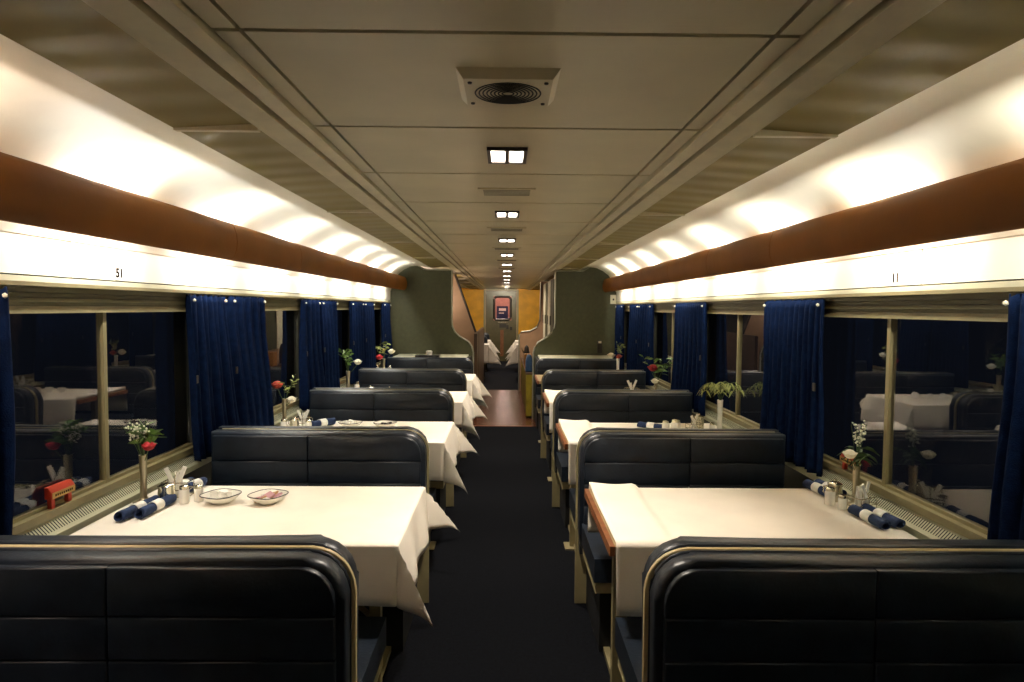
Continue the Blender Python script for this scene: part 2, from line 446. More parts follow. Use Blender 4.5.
    b = MB(); b.box(-.12, -.02, YE-.008, YE-.001, .15, .95, .004); b.build('painted_glint', M['tabletrim'], d)  # brown strip standing in for the copper-coloured reflection down the door
    b = MB(); b.box(-.15, .06, YE-.008, YE-.001, 1.02, 1.14, .004); b.build('notice_plate', M['coated'], d)
    # vestibule of the next car, seen through the door window
    b = MB()
    b.box(-1.2, 1.2, YE+2.4, YE+2.5, 0, 2.4); b.box(-1.3, -1.2, YE+.1, YE+2.5, 0, 2.4); b.box(1.2, 1.3, YE+.1, YE+2.5, 0, 2.4); b.box(-1.3, 1.3, YE+.1, YE+2.5, 2.4, 2.5)
    struct(b.build('wall_vestibule', M['pinkroom'], smooth=0))
    t = thing('notice_board', 'small dark blue notice with white lines seen through the far door window', 'sign', (-.07, YE+2.38, 1.46))
    b = MB(); b.box(-.19, .19, -.01, .01, -.22, .22, .004); b.build('board', M['sign'], t)
    b = MB(); b.box(-.12, .12, -.014, -.008, .06, .15); b.box(-.12, .05, -.014, -.008, -.03, .0); b.build('white_lines', M['white'], t)
build_far()

# ---------------------------------------------------------------- benches
def bench(s, f, dz=0.):
    """s: side, f=+1 faces the camera (backrest face towards -Y), f=-1 faces away. Local origin: bench centre on the floor, y=0 at the backrest face."""
    cx = s*.95; a = AE[s]
    X = lambda x: s*x - cx
    Y = lambda y: f*y
    ew = 1.53
    t = bpy.data.objects.new('dining_bench', None); COL.objects.link(t); t.empty_display_size = .1
    t['category'] = 'bench'
    def outline(i, z0, top, R, w=ew):
        P = [(a+i, z0)]; top += .008 if f < 0 else 0
        for k in range(7):
            an = PI - PI/2*k/6
            P.append((a+i+R+R*math.cos(an), top-R+R*math.sin(an)))
        P += [(w-i, top), (w-i, z0)]
        return P
    b = MB()
    b.prism([(X(x), z) for x, z in outline(0, .40, .952, .11)], 'y', Y(.022), Y(.10), .022, 3)
    # upholstered panels with seam gaps
    mid = 1.01; g = .0018
    up = outline(.022, .808, .936, .092)
    aisle = [(a+.022, .808+0)] + up[1:8] + [(mid-g, .936), (mid-g, .808)]
    b.prism([(X(x), z) for x, z in aisle], 'y', Y(0), Y(.05), .006, 2)
    b.prism([(X(x), z) for x, z in [(mid+g, .808), (mid+g, .936), (ew-.022, .936), (ew-.022, .808)]], 'y', Y(0), Y(.05), .006, 2)
    for z0, z1 in ((.6905, .8045), (.575, .687), (.43, .5715)):
        for x0, x1 in ((a+.022, mid-g), (mid+g, ew-.022)):
            b.prism([(X(x0), z0), (X(x0), z1), (X(x1), z1), (X(x1), z0)], 'y', Y(0), Y(.05), .006, 2)
    b.build('backrest', M['vinyl'], t, smooth=60)
    b = MB()
    b.tube([(X(x), Y(.098), z) for x, z in outline(.004, .42, .95, .11)[:-1]], .006, 6); b.build('piping', M['vinyl'], t, smooth=60)
    b = MB(); b.box(X(a+.012), X(ew-.02), Y(.02), Y(-.50), .365, .475, .035, 4); b.build('seat_cushion', M['vinyl'], t, smooth=60)
    b = MB(); b.box(X(a+.02), X(ew-.02), Y(.06), Y(-.475), .305, .362, .006); b.build('seat_rail', M['rail'], t)
    b = MB(); b.box(X(a+.05), X(ew-.02), Y(.095), Y(-.42), .0, .303, .004); b.box(X(a+.005), X(ew-.02), Y(.03), Y(.098), .303, .41, .004); b.build('base', M['dark'], t)
    return t

proto = {(s, f): bench(s, f) for s in (-1, 1) for f in (1, -1)}
used = set()
def put_bench(s, f, y, label):
    p = proto[(s, f)]
    if (s, f) not in used:
        used.add((s, f)); p.location = (s*.95, y, 0); p['label'] = label; p['group'] = 'navy vinyl dining benches'
        return p
    return dup(p, (s*.95, y, 0), label, 'navy vinyl dining benches')
ROWN = ['nearest', 'second', 'third', 'fourth']
for s in (-1, 1):
    for k in range(4):
        put_bench(s, 1, S[k], 'navy vinyl bench in the %s %s row, padded backrest facing the viewer' % (ROWN[k], SIDE[s]))
        put_bench(s, -1, S[k]+.225, 'navy vinyl bench in the %s %s row, facing away behind the thin partition panel' % (ROWN[k], SIDE[s]))
        # cream partition shell between the two backs
        a = AE[s]; P = [(a-.012, .0)]
        for j in range(9):
            an = PI-PI/2*j/8; P.append((a-.012+.12+.12*math.cos(an), (.957-.12+.12*math.sin(an))))
        P += [(1.50, .957), (1.50, 0)]
        b = MB(); b.prism([(s*x, z) for x, z in P], 'y', S[k]+.103, S[k]+.121, .004)
        o = b.build('seat_partition', M['cream_shell'] if k == 0 else M['leg'], None, (s*.95, S[k]+.112, 0), smooth=50)
        tag(o, 'thin %s panel between the back to back benches of the %s row on the %s' % ('cream' if k == 0 else 'olive', ROWN[k], SIDE[s]), 'partition', 'bench partitions')
    put_bench(s, 1, S[4], 'navy vinyl bench against the olive bulkhead at the end on the %s' % SIDE[s])
FAROW = [(14.3, 1), (15.9, -1), (16.25, 1), (17.9, -1), (18.2, 1)]
for s in (-1, 1):
    for (y, f), w in zip([(16.25, 1), (18.2, 1)], ['nearer', 'farther']):
        put_bench(s, f, y, 'dark bench beyond the passage on the %s, %s one' % (SIDE[s], w))

# ---------------------------------------------------------------- tables
def table(s, y0, y1, label, te):
    cx, cy = s*.95, (y0+y1)/2
    t = thing('dining_table', label, 'table', (cx, cy, 0), 0, 'dining tables')
    X = lambda x: s*x-cx
    h = (y1-y0)/2
    b = MB(); b.box(X(te+.02), X(1.553), -h, h, TZ-.03, TZ, .004); b.build('tabletop', M['tabletop'], t)
    b = MB(); b.box(X(te), X(te+.019), -h, h, TZ-.034, TZ+.001, .005); b.build('edge_trim', M['tabletrim'], t)
    b = MB(); b.box(X(.475), X(.52), -.0225, .0225, .008, TZ-.031, .004); b.build('leg', M['leg'], t)
    b = MB(); b.box(X(.44), X(.56), -.07, .07, 0, .008, .003); b.build('foot_plate', M['leg'], t)
    b = MB(); b.tube([(X(.52), 0, .35), (X(.95), 0, TZ-.04)], .012, 8); b.build('brace', M['leg'], t, smooth=60)
    return t
CZ = TZ+.0035
def cloth(name, s, y0, y1, te, oa, on, of, seed, label, x_in=1.548, flare=.55, wav=.012, fold=False, nres=34):
    r_ = random.Random(seed)
    ph = [r_.uniform(0, 6.3) for _ in range(8)]
    W = 1.0
    xa = te-.003 if oa else te+.022     # cloth edge on the top at the aisle
    ya, yb = y0-.003, y1+.003
    U = (x_in-xa)+oa; V = (yb-ya)+on+of
    cx, cy = s*.95, (y0+y1)/2
    def fn(i, j):
        u = i*U; v = j*V - on                     # u from window to the aisle
        x = x_in-u; du = max(0, u-(x_in-xa))
        y = ya+v; dn = max(0, -v); df = max(0, y-yb)
        dv = dn or df; sg = -1 if dn else 1
        yc = ya if dn else (yb if df else y)
        wr = .0012*math.sin(9*x+ph[0])*math.sin(11*y+ph[1])
        if du <= 0 and dv <= 0:
            z = CZ+abs(wr)
            if fold and x < te+.24: z += .010*min(1, (te+.24-x)/.015) + .012*math.exp(-((y-yb)/.14)**2)*(1+.4*math.sin(20*x))
            return (s*x-0, y, z)
        if du > 0 and dv <= 0:
            o = .006+wav*(1+math.sin(17*y+ph[2]))*min(1, du/.15)+ .10*du
            return (s*(xa-o), y+.01*math.sin(8*y+ph[3])*du/.2, CZ-math.sqrt(max(0, du*du-.01*du*du)))
        if dv > 0 and du <= 0:
            o = .004+wav*.55*(1+math.sin(13*x+ph[4]))*min(1, dv/.15)+.05*dv
            z = CZ-dv*.995
            return (s*x, yc+sg*o, z)
        rho = math.hypot(du, dv); phi = math.atan2(dv, du); sh = math.sin(2*phi)
        rho *= 1+.05*sh
        F = flare*(1+.15*math.sin(ph[6]+sg))*sh
        fo = rho*F
        ox = .006+.10*rho*(1-phi/(PI/2)) + fo*.80
        oy = (.004+.05*rho*(phi/(PI/2)) + fo*.62)*(.62 if dn else .5)
        ox -= .045*rho/.3*math.sin(2*sh*PI/2)*(phi > .78)
        return (s*(xa-ox), yc+sg*oy, CZ-rho*math.sqrt(max(.05, 1-F*F)))
    def cuts(brk, total, n):
        L_ = [0.]
        for q in brk+[total]:
            a0 = L_[-1]; m = max(2, round(n*(q-a0)/total))
            L_ += [a0+(q-a0)*(i+1)/m for i in range(m)]
        out = []
        for q in L_:
            out.append(q)
        return out
    us = cuts([U-oa, U-oa+.006] if oa else [], U, nres*2)
    vs = cuts(([on-.006, on] if on else [])+([V-of, V-of+.006] if of else []), V, nres)
    b = MB(); VV = [[b.bm.verts.new(fn(u/U, v/V)) for v in vs] for u in us]
    for i in range(len(us)-1):
        for j in range(len(vs)-1): b.bm.faces.new((VV[i][j], VV[i+1][j], VV[i+1][j+1], VV[i][j+1]))
    o = b.build('tablecloth', M['cloth'], None, (cx, cy, TZ), smooth=75, solid=.002)
    return tag(o, label, 'tablecloth', 'cream tablecloths')
for k in range(4):
    for s in (-1, 1):
        table(s, TY[k][0], TY[k][1], 'dining table under a cream cloth on the %s, %s from the camera' % (SIDE[s], ROWN[k]), TE[s])
cloth('c', -1, *TY[0], TE[-1], .20, .21, .20, 3, 'cream cloth with two pointed corners over the aisle on the nearest left table')
cloth('c', -1, *TY[1], TE[-1], .23, .23, .22, 5, 'cream cloth with pointed hanging corners on the second left table')
cloth('c', -1, *TY[2], TE[-1], .26, .22, .24, 8, 'cream cloth with crumpled hanging corner on the third left table', wav=.025)
cloth('c', -1, *TY[3], TE[-1], .28, .22, .26, 11, 'cream cloth draped widest into the aisle on the fourth left table', wav=.03)
cloth('c', 1, *TY[0], TE[1], 0, .24, .22, 13, 'cream cloth folded back from the brown aisle edge of the nearest right table', fold=True)
cloth('c', 1, *TY[1], TE[1], 0, .25, .22, 17, 'cream cloth bunched up at the aisle end of the second right table', fold=True)
cloth('c', 1, *TY[2], TE[1], 0, .26, .22, 19, 'cream cloth hanging straight at the aisle end of the third right table', fold=True)
cloth('c', 1, *TY[3], TE[1]+.12, 0, .03, .03, 23, 'small cream cloth on the fourth right table before the bulkhead bench')
for k, (y0, w) in enumerate(((15.25, 'nearer'), (17.1, 'farther'))):
    for s in (-1, 1):
        te = .36 if s < 0 else .30
        table(s, y0, y0+.7, 'small clothed table beyond the passage on the %s, %s one' % (SIDE[s], w), te)
        cloth('c', s, y0, y0+.7, te, .34, .40, .3, 31+k*2+s, 'white cloth hanging low on the %s table beyond the passage on the %s' % (w, SIDE[s]), wav=.03, nres=22)

# ---------------------------------------------------------------- curtains
def curtain(s, yt0, yt1, yb0, yb1, label, zt=1.672, zb=.80, seed=1, x=1.59, amp=.022, pleat=.062):
    r_ = random.Random(seed); p1, p2 = r_.uniform(0, 6), r_.uniform(0, 6)
    n = max(3, round((yt1-yt0)/pleat))
    yc = (yt0+yt1)/2
    t = thing('window_curtain', label, 'curtain', (s*x, yc, zb), 0, 'navy window curtains')
    def fn(i, j):
        z = zb+(zt-zb)*j
        e = (1-j)**1.6
        y = yt0+(yt1-yt0)*i; y2 = yb0+(yb1-yb0)*i
        yy = y*(1-e)+y2*e
        w = math.sin(2*PI*n*i+p1+.5*math.sin(3*j+p2)) + .35*math.sin(2*PI*n*.5*i+p2+2*j)
        am = amp*(.75+.5*(1-j))
        if j > .965: am *= .8
        xx = am*w + .016*e - .004*math.sin(7*z+p1)
        zz = z + (.006*math.sin(2*PI*n*i*2+p2) if j > .98 else 0) + (.012*math.sin(5*i+p1) if j < .02 else 0)
        return (-s*xx, yy-yc, zz-zb)
    b = MB(); b.grid(fn, n*10, 22)
    b.build('pleated_fabric', M['curtain'], t, smooth=80, solid=.003)
    b = MB()
    for y in (yt0+.03, yt1-.03): b.ball((-s*.026, y-yc, zt-zb-.025), .009, 1)
    b.build('hook', M['hook'], t)
    b = MB(); b.box(-s*.034, -s*.028, -.0+(yt0-yc)+.02, (yt0-yc)+.045, .42, .46, .002); b.build('tie_button', M['coated'], t)
    return t
cur = {-1: [(3.47, 3.92, 3.50, 4.10), (3.99, 4.55, 4.14, 4.62), (5.42, 5.88, 5.38, 5.98), (5.95, 6.5, 6.02, 6.55), (7.1, 7.68, 7.05, 7.7), (7.75, 8.3, 7.78, 8.35), (8.98, 9.5, 8.96, 9.5), (1.66, 2.21, 1.62, 2.16)],
       1: [(3.31, 4.06, 3.27, 4.06), (5.28, 6.2, 5.22, 6.2), (7.2, 7.85, 7.15, 7.85), (7.9, 8.5, 7.9, 8.5), (8.95, 9.5, 8.95, 9.5), (1.62, 2.11, 1.6, 2.12)]}
labs = {-1: ['navy curtain flaring at the hem past the nearest left window, nearer of its pair', 'navy pleated curtain behind the nearest left table, farther of its pair',
             'navy pleated curtain behind the second left table, nearer of its pair', 'navy pleated curtain behind the second left table, farther of its pair',
             'navy pleated curtain behind the third left table, nearer of its pair', 'navy pleated curtain behind the third left table, farther of its pair',
             'last navy curtain on the left, touching the bulkhead corner', 'navy curtain edge at the extreme left of the picture'],
        1: ['wide dark navy curtain behind the nearest right table', 'navy curtain behind the second right table', 'navy curtain behind the third right table, nearer of its pair', 'broad navy curtain behind the third right table, farther of its pair',
            'last navy curtain on the right, beside the bulkhead', 'navy curtain edge at the extreme right of the picture']}
for s in (-1, 1):
    for i, c in enumerate(cur[s]): curtain(s, *c, labs[s][i], seed=i+5*s+9)
    b = MB(); b.box(s*1.588, s*1.612, Y0, 9.6, 1.683, 1.697, .003); struct(b.build('trim_curtain_track_'+SIDE[s], M['frame']))

# ---------------------------------------------------------------- ceiling fixtures
def grille_speaker(y):
    t = thing('ceiling_speaker', 'square ceiling grille with raised sides and round perforated centre, nearest the camera', 'speaker', (DX, y, ZC))
    b = MB()
    h = .128
    vs1 = [(-h, -h), (h, -h), (h, h), (-h, h)]
    A = [b.bm.verts.new((x, y_, 0)) for x, y_ in vs1]; B = [b.bm.verts.new((x*.86, y_*.86, -.022)) for x, y_ in vs1]
    for i in range(4): b.bm.faces.new((A[i], A[(i+1) % 4], B[(i+1) % 4], B[i]))
    b.bm.faces.new(B); b.bm.faces.new(A[::-1]); b.build('plate', M['ceil'], t, smooth=0)
    b = MB()
    for r in (.085, .075, .065, .055, .045, .035, .025, .015):
        b.tube([(r*math.cos(a*PI/16), r*math.sin(a*PI/16), -.0225) for a in range(32)], .0022, 5, closed=True)
    b.build('perforated_ring', M['line'], t)
    b = MB()
    for x in (-1, 1):
        for q in (-1, 1): b.lathe([(.006, 0), (.005, -.004), (0, -.005)], (x*.095, q*.085, -.022), 8)
    b.build('screw', M['coated'], t)
grille_speaker(1.80)
def downlight(y, i):
    lab = '%s recessed twin ceiling lamp from the camera along the centre line' % ORD[i]
    t = thing('ceiling_lamp', lab, 'lamp', (DX+.004*i, y, ZC), 0, 'twin ceiling lamps')
    b = MB(); w, d = .074, .115
    for x0, x1, y0, y1 in ((-w, w, -d, -d+.016), (-w, w, d-.016, d), (-w, -w+.014, -d+.016, d-.016), (w-.014, w, -d+.016, d-.016), (-.008, .008, -d+.016, d-.016)):
        b.box(x0, x1, y0, y1, -.012, .0, .002, 1)
    b.build('housing', M['coated'], t)
    for x in (-1, 1):
        b = MB(); b.box(x*.009, x*(w-.015), -d+.03, d-.017, -.007, 0, .003, 1); b.build('lens', M['lamp'], t)
for i in range(12): downlight(2.60+1.61*i, i)
for i in range(5):
    y = 3.42+1.61*i
    t = thing('ceiling_vent', 'flat slotted ceiling vent %s' % ('between the %s and %s twin lamps' % (ORD[i], ORD[i+1])), 'vent', (DX+.003*i, y, ZC), 0, 'ceiling vents')
    b = MB(); b.box(-.14, .14, -.10, .10, -.007, 0, .003, 1); b.build('plate', M['ceil'], t)
    b = MB()
    for q in range(5): b.box(-.115, .115, -.07+.035*q-.004, -.07+.035*q+.004, -.0082, -.0065)
    b.build('slot', M['line'], t, smooth=0)

# small marks on the white wall panels
def number_mark(s, y, txt, label, h=.034):
    cu = bpy.data.curves.new('digits', 'FONT'); cu.body = txt; cu.size = h*1.6; cu.align_x = 'CENTER'; cu.extrude = .001; cu.offset = .0012
    tmp = bpy.data.objects.new('tmp_digits', cu); COL.objects.link(tmp); bpy.context.view_layer.update()
    me = bpy.data.meshes.new_from_object(tmp.evaluated_get(bpy.context.evaluated_depsgraph_get()))
    bpy.data.objects.remove(tmp)
    me.name = 'digits'; me.materials.clear(); me.materials.append(M['ink'])
    t = thing('table_number', label, 'number sign', (s*1.6305, y, 1.738))
    b = MB(); b.box(-.0015*s, .0015*s, -h*.8, h*.8, -.012, h*1.2, .0005, 1); b.build('plate', M['band'], t)
    o = bpy.data.objects.new('digits', me); COL.objects.link(o); o.parent = t
    o.rotation_euler = (PI/2, 0, -s*PI/2); o.location = (-s*.002, 0, 0)
number_mark(-1, 2.94, '51', 'black number mark on the white panel above the nearest left window')
number_mark(1, 2.79, '11', 'black number mark on the white panel above the nearest right window')
number_mark(-1, 4.87, '3', 'small black number on the white panel above the second left window', .028)
number_mark(1, 4.69, '1', 'small black number on the white panel above the second right window', .028)
number_mark(-1, 6.84, '1', 'small black number on the white panel above the third left window', .028)
number_mark(1, 6.6, '1', 'small black number on the white panel above the third right window', .028)

# red emergency window handles
def red_handle(s, y, label):
    t = thing('emergency_handle', label, 'handle', (s*1.645, y, .872)); t.scale = (.8, .8, .8)
    b = MB(); b.prism([(-s*.03, .045), (-s*.03, .075), (-s*.012, .10), (s*.005, .10), (s*.005, .045)], 'y', -.085, .085, .004); b.build('grip', M['redplastic'], t)
    b = MB(); b.box(-s*.0315, -s*.0295, -.082, .082, .046, .0745, .0004, 1); b.build('label_strip', M['label'], t)
    b = MB()
    for q in range(9): b.box(-s*.0322, -s*.0312, -.062+.0145*q, -.062+.0145*q+.008, .055, .065)
    b.build('lettering', M['ink'], t, smooth=0)
    for q in (-1, 1):
        b = MB(); b.box(-s*.02, s*.0, q*.06-.012, q*.06+.012, 0, .05, .004); b.build('bracket', M['redplastic'], t)
red_handle(-1, 2.53, 'red emergency handle with lettered strip at the foot of the nearest left window')
red_handle(1, 3.12, 'red emergency handle at the foot of the nearest right window by the curtain')

# wall fittings by the bulkheads
t = thing('light_switch', 'small dark switch plate low on the right bulkhead', 'switch', (1.40, YB-.004, 1.06))
b = MB(); b.box(-.035, .035, -.012, 0, -.08, .10, .004); b.build('plate', M['coated'], t)
b = MB(); b.box(-.022, .022, -.018, -.01, .06, .09, .003); b.build('toggle', M['white'], t)
t = thing('thermostat', 'small white box with dark dot in the right bulkhead corner under the valance', 'thermostat', (1.585, YB-.004, 1.75))
b = MB(); b.box(-.04, .04, -.03, 0, -.06, .07, .005); b.build('case', M['strip'], t)
b = MB(); b.box(-.012, .012, -.034, -.028, -.01, .018, .003); b.build('dial', M['coated'], t)

# ---------------------------------------------------------------- tabletop things
def vase(p, h, label, mt='silver', r=.014):
    b = MB(); b.lathe([(.001, 0), (.042, 0), (.043, .004), (.020, .010), (r, .022), (r*.95, h*.5), (r*1.15, h-.004), (r*1.2, h), (r*.95, h-.002), (r*.8, h-.03), (0, h-.03)], n=20)
    o = b.build('bud_vase', M[mt], None, smooth=50); o.location = p
    return tag(o, label, 'vase')
def bloom(p, r, m, label, name='rose', stem=.08, lean=(0, 0)):
    t = thing(name, label, 'flower', p)
    rr_ = random.Random(hash(label) % 1000 if False else len(label)*7)
    b = MB()
    b.ball((0, 0, 0), r*.72, 2, (1, 1, .85))
    for ring, (n, sc, tilt) in enumerate(((3, .62, .35), (5, .85, .7), (6, 1.0, 1.15))):
        for k in range(n):
            a = 2*PI*k/n+ring*.5+rr_.uniform(-.15, .15)
            ca, sa = math.cos(a), math.sin(a)
            def fn(u, v, ca=ca, sa=sa, sc=sc, tilt=tilt):
                w = (u-.5)*1.25*r*sc*math.sin(PI*min(.9, .22+v*.68))
                rad = r*sc*(.28+math.sin(tilt*v*1.1)*.72+.0*v)
                z = r*(-.5+1.1*v*math.cos(tilt*.75))*sc
                q = (u-.5)**2*1.2*r
                x, y = rad-q, w
                return (x*ca-y*sa, x*sa+y*ca, z)
            b.grid(fn, 4, 4)
    b.build('petals', m, t, smooth=80, solid=.0008)
    b = MB(); b.tube([(0, 0, -r*.4), (lean[0]*.5, lean[1]*.5, -stem*.6), (lean[0], lean[1], -stem)], .0022, 6)
    b.build('stem', M['leafd'], t)
    return t
def greenery(p, label, m='leaf', n=26, H=.17, spread=.6, L=.05, w=.018, seed=1, droop=.3, bias=(0, 0)):
    """a sprig standing in the vase mouth at p"""
    r_ = random.Random(seed)
    t = thing('foliage_sprig', label, 'foliage', p)
    bs = MB(); bl = MB()
    for k in range(max(3, n//6)):
        a = r_.uniform(0, 2*PI); sp = r_.uniform(.2, 1)*spread
        d = Vector((math.cos(a)*sp+bias[0], math.sin(a)*sp+bias[1], 1)).normalized()
        h = H*r_.uniform(.65, 1)
        pts = [Vector((0, 0, -.03)), d*h*.35, d*h*.7-Vector((0, 0, droop*.15*h)), d*h-Vector((0, 0, droop*.4*h))]
        bs.tube(pts, .0016, 5)
        for q in range(6):
            tt = .3+.7*(q+.5)/6
            i = min(2, int(tt*3)); f_ = tt*3-i
            c = pts[i].lerp(pts[i+1], f_)
            a2 = r_.uniform(0, 2*PI)
            dd = Vector((math.cos(a2), math.sin(a2), r_.uniform(-.1, .9)))
            bl.leaf(c, dd, L*r_.uniform(.6, 1.1), w*r_.uniform(.7, 1.1), droop, r_.uniform(0, PI))
    bs.build('stem', M['leafd'], t); o = bl.build('leaves', M[m], t, smooth=60)
    return t
def gyps(p, label, H=.16, n=7, seed=2, bias=(0, 0), spread=.45):
    r_ = random.Random(seed); t = thing('filler_flower_sprig', label, 'flower', p)
    bs = MB(); bb = MB()
    for k in range(n):
        a = r_.uniform(0, 2*PI); sp = r_.uniform(.1, 1)*spread
        d = Vector((math.cos(a)*sp+bias[0], math.sin(a)*sp+bias[1], 1)).normalized(); h = H*r_.uniform(.6, 1)
        bs.tube([(0, 0, -.03), d*h*.5, d*h], .0011, 4)
        for q in range(6):
            c = d*h*r_.uniform(.55, 1.02)+Vector((r_.uniform(-.014, .014), r_.uniform(-.014, .014), r_.uniform(-.008, .012)))
            bb.ball(c, r_.uniform(.0035, .0055), 1)
    bs.build('stem', M['leafd'], t); bb.build('blossoms', M['blossom'], t)
    return t
def napkin(p, rz, label, L=.20, r=.021):
    t = thing('napkin_roll', label, 'napkin', p, rz, 'navy napkin rolls')
    b = MB(); n = 14
    def fn(u, v):
        a = 2*PI*1.7*v; x = (u-.5)*L
        rr = r*(.55+.45*v)*(1+.10*math.sin(9*x/.1+3*a)*.25)*(.9 if abs(u-.5) < .16 else 1.04)
        return (x+.006*math.sin(a), rr*math.cos(a), r+rr*.92*math.sin(a))
    b.grid(fn, 16, 34); b.build('napkin', M['navy'], t, smooth=60, solid=.0015)
    b = MB(); P = [(-.028, r*1.0), (-.026, r*1.06), (.026, r*1.06), (.028, r*1.0)]
    for i in range(24):
        pass
    b.grid(lambda u, v: ((u-.5)*.055, r*1.05*math.cos(2*PI*v), r+r*1.0*math.sin(2*PI*v)), 4, 28)
    b.build('paper_band', M['white'], t, smooth=60, solid=.0012)
    return t
def shaker(p, label, h=.075, r=.021):
    t = thing('salt_shaker', label, 'shaker', p, 0, None)
    b = MB(); b.lathe([(0, 0), (r, 0), (r*1.02, .004), (r, h*.72), (r*.82, h*.78), (0, h*.78)], n=16); b.build('jar', M['china'], t, smooth=50)
    b = MB(); b.lathe([(r*.88, h*.78), (r*.9, h*.80), (r*.88, h*.95), (r*.6, h), (0, h)], n=16); b.build('lid', M['steel'], t, smooth=50)
    return t
def creamer(p, label, rz=0, r=.034, h=.072):
    t = thing('cream_jug', label, 'jug', p, rz)
    b = MB(); b.lathe([(0, 0), (r*.92, 0), (r, .006), (r*1.04, h*.5), (r*.96, h*.86), (r*1.05, h), (r*.98, h-.002), (r*.9, h*.84), (r*.9, .01), (0, .01)], n=24); b.build('body', M['steel'], t, smooth=60)
    b = MB(); b.lathe([(r*1.0, h), (r*.7, h+.007), (.006, h+.009), (.007, h+.02), (0, h+.022)], n=24); b.build('lid', M['steel'], t, smooth=50)
    b = MB(); b.tube([(r*.95, 0, h*.85), (r*1.5, 0, h*.8), (r*1.6, 0, h*.5), (r*1.05, 0, h*.25)], .004, 8); b.build('handle', M['steel'], t, smooth=60)
    return t
def caddy(p, rz, side, where, npk=4, sc=1.):
    t = thing('sugar_caddy', 'wire caddy of sugar packets %s' % where, 'caddy', p, rz)
    w, d, h = .05*sc, .032*sc, .06*sc
    b = MB()
    for z in (.003, h*.5, h): b.tube([(x, y, z) for x, y in ((-w, -d), (w, -d), (w, d), (-w, d))], .0022, 6, closed=True)
    for x, y in ((-w, -d), (0, -d), (w, -d), (-w, d), (0, d), (w, d)): b.tube([(x, y, 0), (x, y, h)], .0018, 6)
    for x in (-1, 0, 1): b.tube([(x*w, -d, .003), (x*w, d, .003)], .0018, 5)
    b.build('wire_frame', M['steel'], t, smooth=60)
    b = MB(); b.tube([(0, -d, h), (0, -d*.5, h*1.5), (0, 0, h*1.7), (0, d*.5, h*1.5), (0, d, h)], .0022, 6); b.build('handle', M['steel'], t, smooth=60)
    tilts = [-.42, .40, -.1, .12, .3, -.25][:npk]
    words = ['leaning far left', 'leaning far right', 'tilted slightly left', 'tilted slightly right']
    for i in range(npk):
        M4 = Matrix.Rotation(tilts[i], 4, 'Y')
        y = -d*.7+i*d*1.4/max(1, npk-1)
        b = MB(); b.box(-.008*sc, .008*sc, -.003, .003, 0, (.122 if i < 2 else .09)*sc, .001, 1)
        o = b.build('sugar_packet', M['white'], None)
        base = Matrix.Translation(p) @ Matrix.Rotation(rz, 4, 'Z') @ Matrix.Translation((-.6*math.sin(tilts[i])*w*1.2, y, .008)) @ M4
        o.matrix_world = base
        tag(o, 'white sugar packet %s in the caddy %s' % (words[i], where), 'packet', 'sugar packets')
    return t
def bowl(p, where, r=.078, m=None):
    t = thing('snack_bowl', 'shallow white dark-rimmed bowl %s' % where, 'bowl', p)
    wob = lambda a, j: .06*math.sin(4*a) if j in (4, 5) else 0
    b = MB(); b.lathe([(0, .0), (r*.5, 0), (r*.55, .006), (r*.8, .016), (r*.99, .034), (r*.97, .036), (r*.76, .020), (r*.5, .011), (0, .010)], n=28, wob=wob); b.build('dish', M['china'], t, smooth=70)
    b = MB(); b.tube([(r*.99*(1+.06*math.sin(4*a))*math.cos(a), r*.99*(1+.06*math.sin(4*a))*math.sin(a),     .0355) for a in [2*PI*k/36 for k in range(36)]], .0022, 6, closed=True)
    b.build('rim', M['rim'], t, smooth=60)
    return t
def fill(p, where, mats, n=5, seed=0, name='creamer_cup', cat='creamer'):
    r_ = random.Random(seed)
    for i in range(n):
        a = 2*PI*i/n+.4; rad = .034 if i < n-1 else 0
        q = (p[0]+rad*math.cos(a), p[1]+rad*math.sin(a), p[2]+.014+(.012 if i == n-1 else 0.004))
        if name == 'creamer_cup':
            b = MB(); b.lathe([(0, 0), (.011, 0), (.0145, .02), (.0175, .0215), (.0175, .023), (0, .0235)], n=14)
        else:
            b = MB(); b.box(-.024, .024, -.016, .016, 0, .006, .0025, 2)
        o = b.build(name, mats[i % len(mats)], None, smooth=50); o.location = q
        o.rotation_euler = (r_.uniform(-.5, .5), r_.uniform(-.5, .5), r_.uniform(0, 3))
        tag(o, '%s in the bowl %s' % ('white creamer cup' if name == 'creamer_cup' else 'pink or tan sweetener packet', where), cat, '%ss in the bowl %s' % (name.replace('_', ' '), where))
CT = CZ+.0045

# --- nearest left table
where = 'on the nearest left table'
vp = (-1.50, 2.86, CT); vase(vp, .20, 'tall silver bud vase holding the red rose '+where)
top = Vector(vp)+Vector((0, 0, .20))
bloom(top+Vector((.040, -.03, .045)), .032, M['red'], 'red rose in the silver vase '+where, stem=.085, lean=(-.038, .03))
greenery(top, 'green leafy sprig beside the red rose '+where, 'leaf', 34, .17, .45, .08, .028, 4, .15, (-.1, 0))
gyps(top, "cluster of tiny white filler flowers left of the red rose "+where, .16, 11, 5, (-.2, -.1))
napkin((-1.44, 2.70, CT), math.radians(84), 'left navy napkin roll of the pair before the steel jug '+where, L=.23)
napkin((-1.385, 2.735, CT), math.radians(86), 'right navy napkin roll of the pair before the steel jug '+where, L=.23)
napkin((-1.43, 3.055, CT), math.radians(82), 'left navy napkin roll by the curtain at the far edge '+where, L=.13)
napkin((-1.375, 3.06, CT), math.radians(82), 'right navy napkin roll by the curtain at the far edge '+where, L=.13)
creamer((-1.40, 2.855, CT), 'steel lidded jug between the vase and the salt shaker '+where, 2.6)
shaker((-1.325, 2.85, CT), 'white glass salt shaker with steel lid beside the steel jug '+where)
shaker((-1.275, 2.875, CT), 'white glass shaker right of the salt shaker '+where, .07, .018)
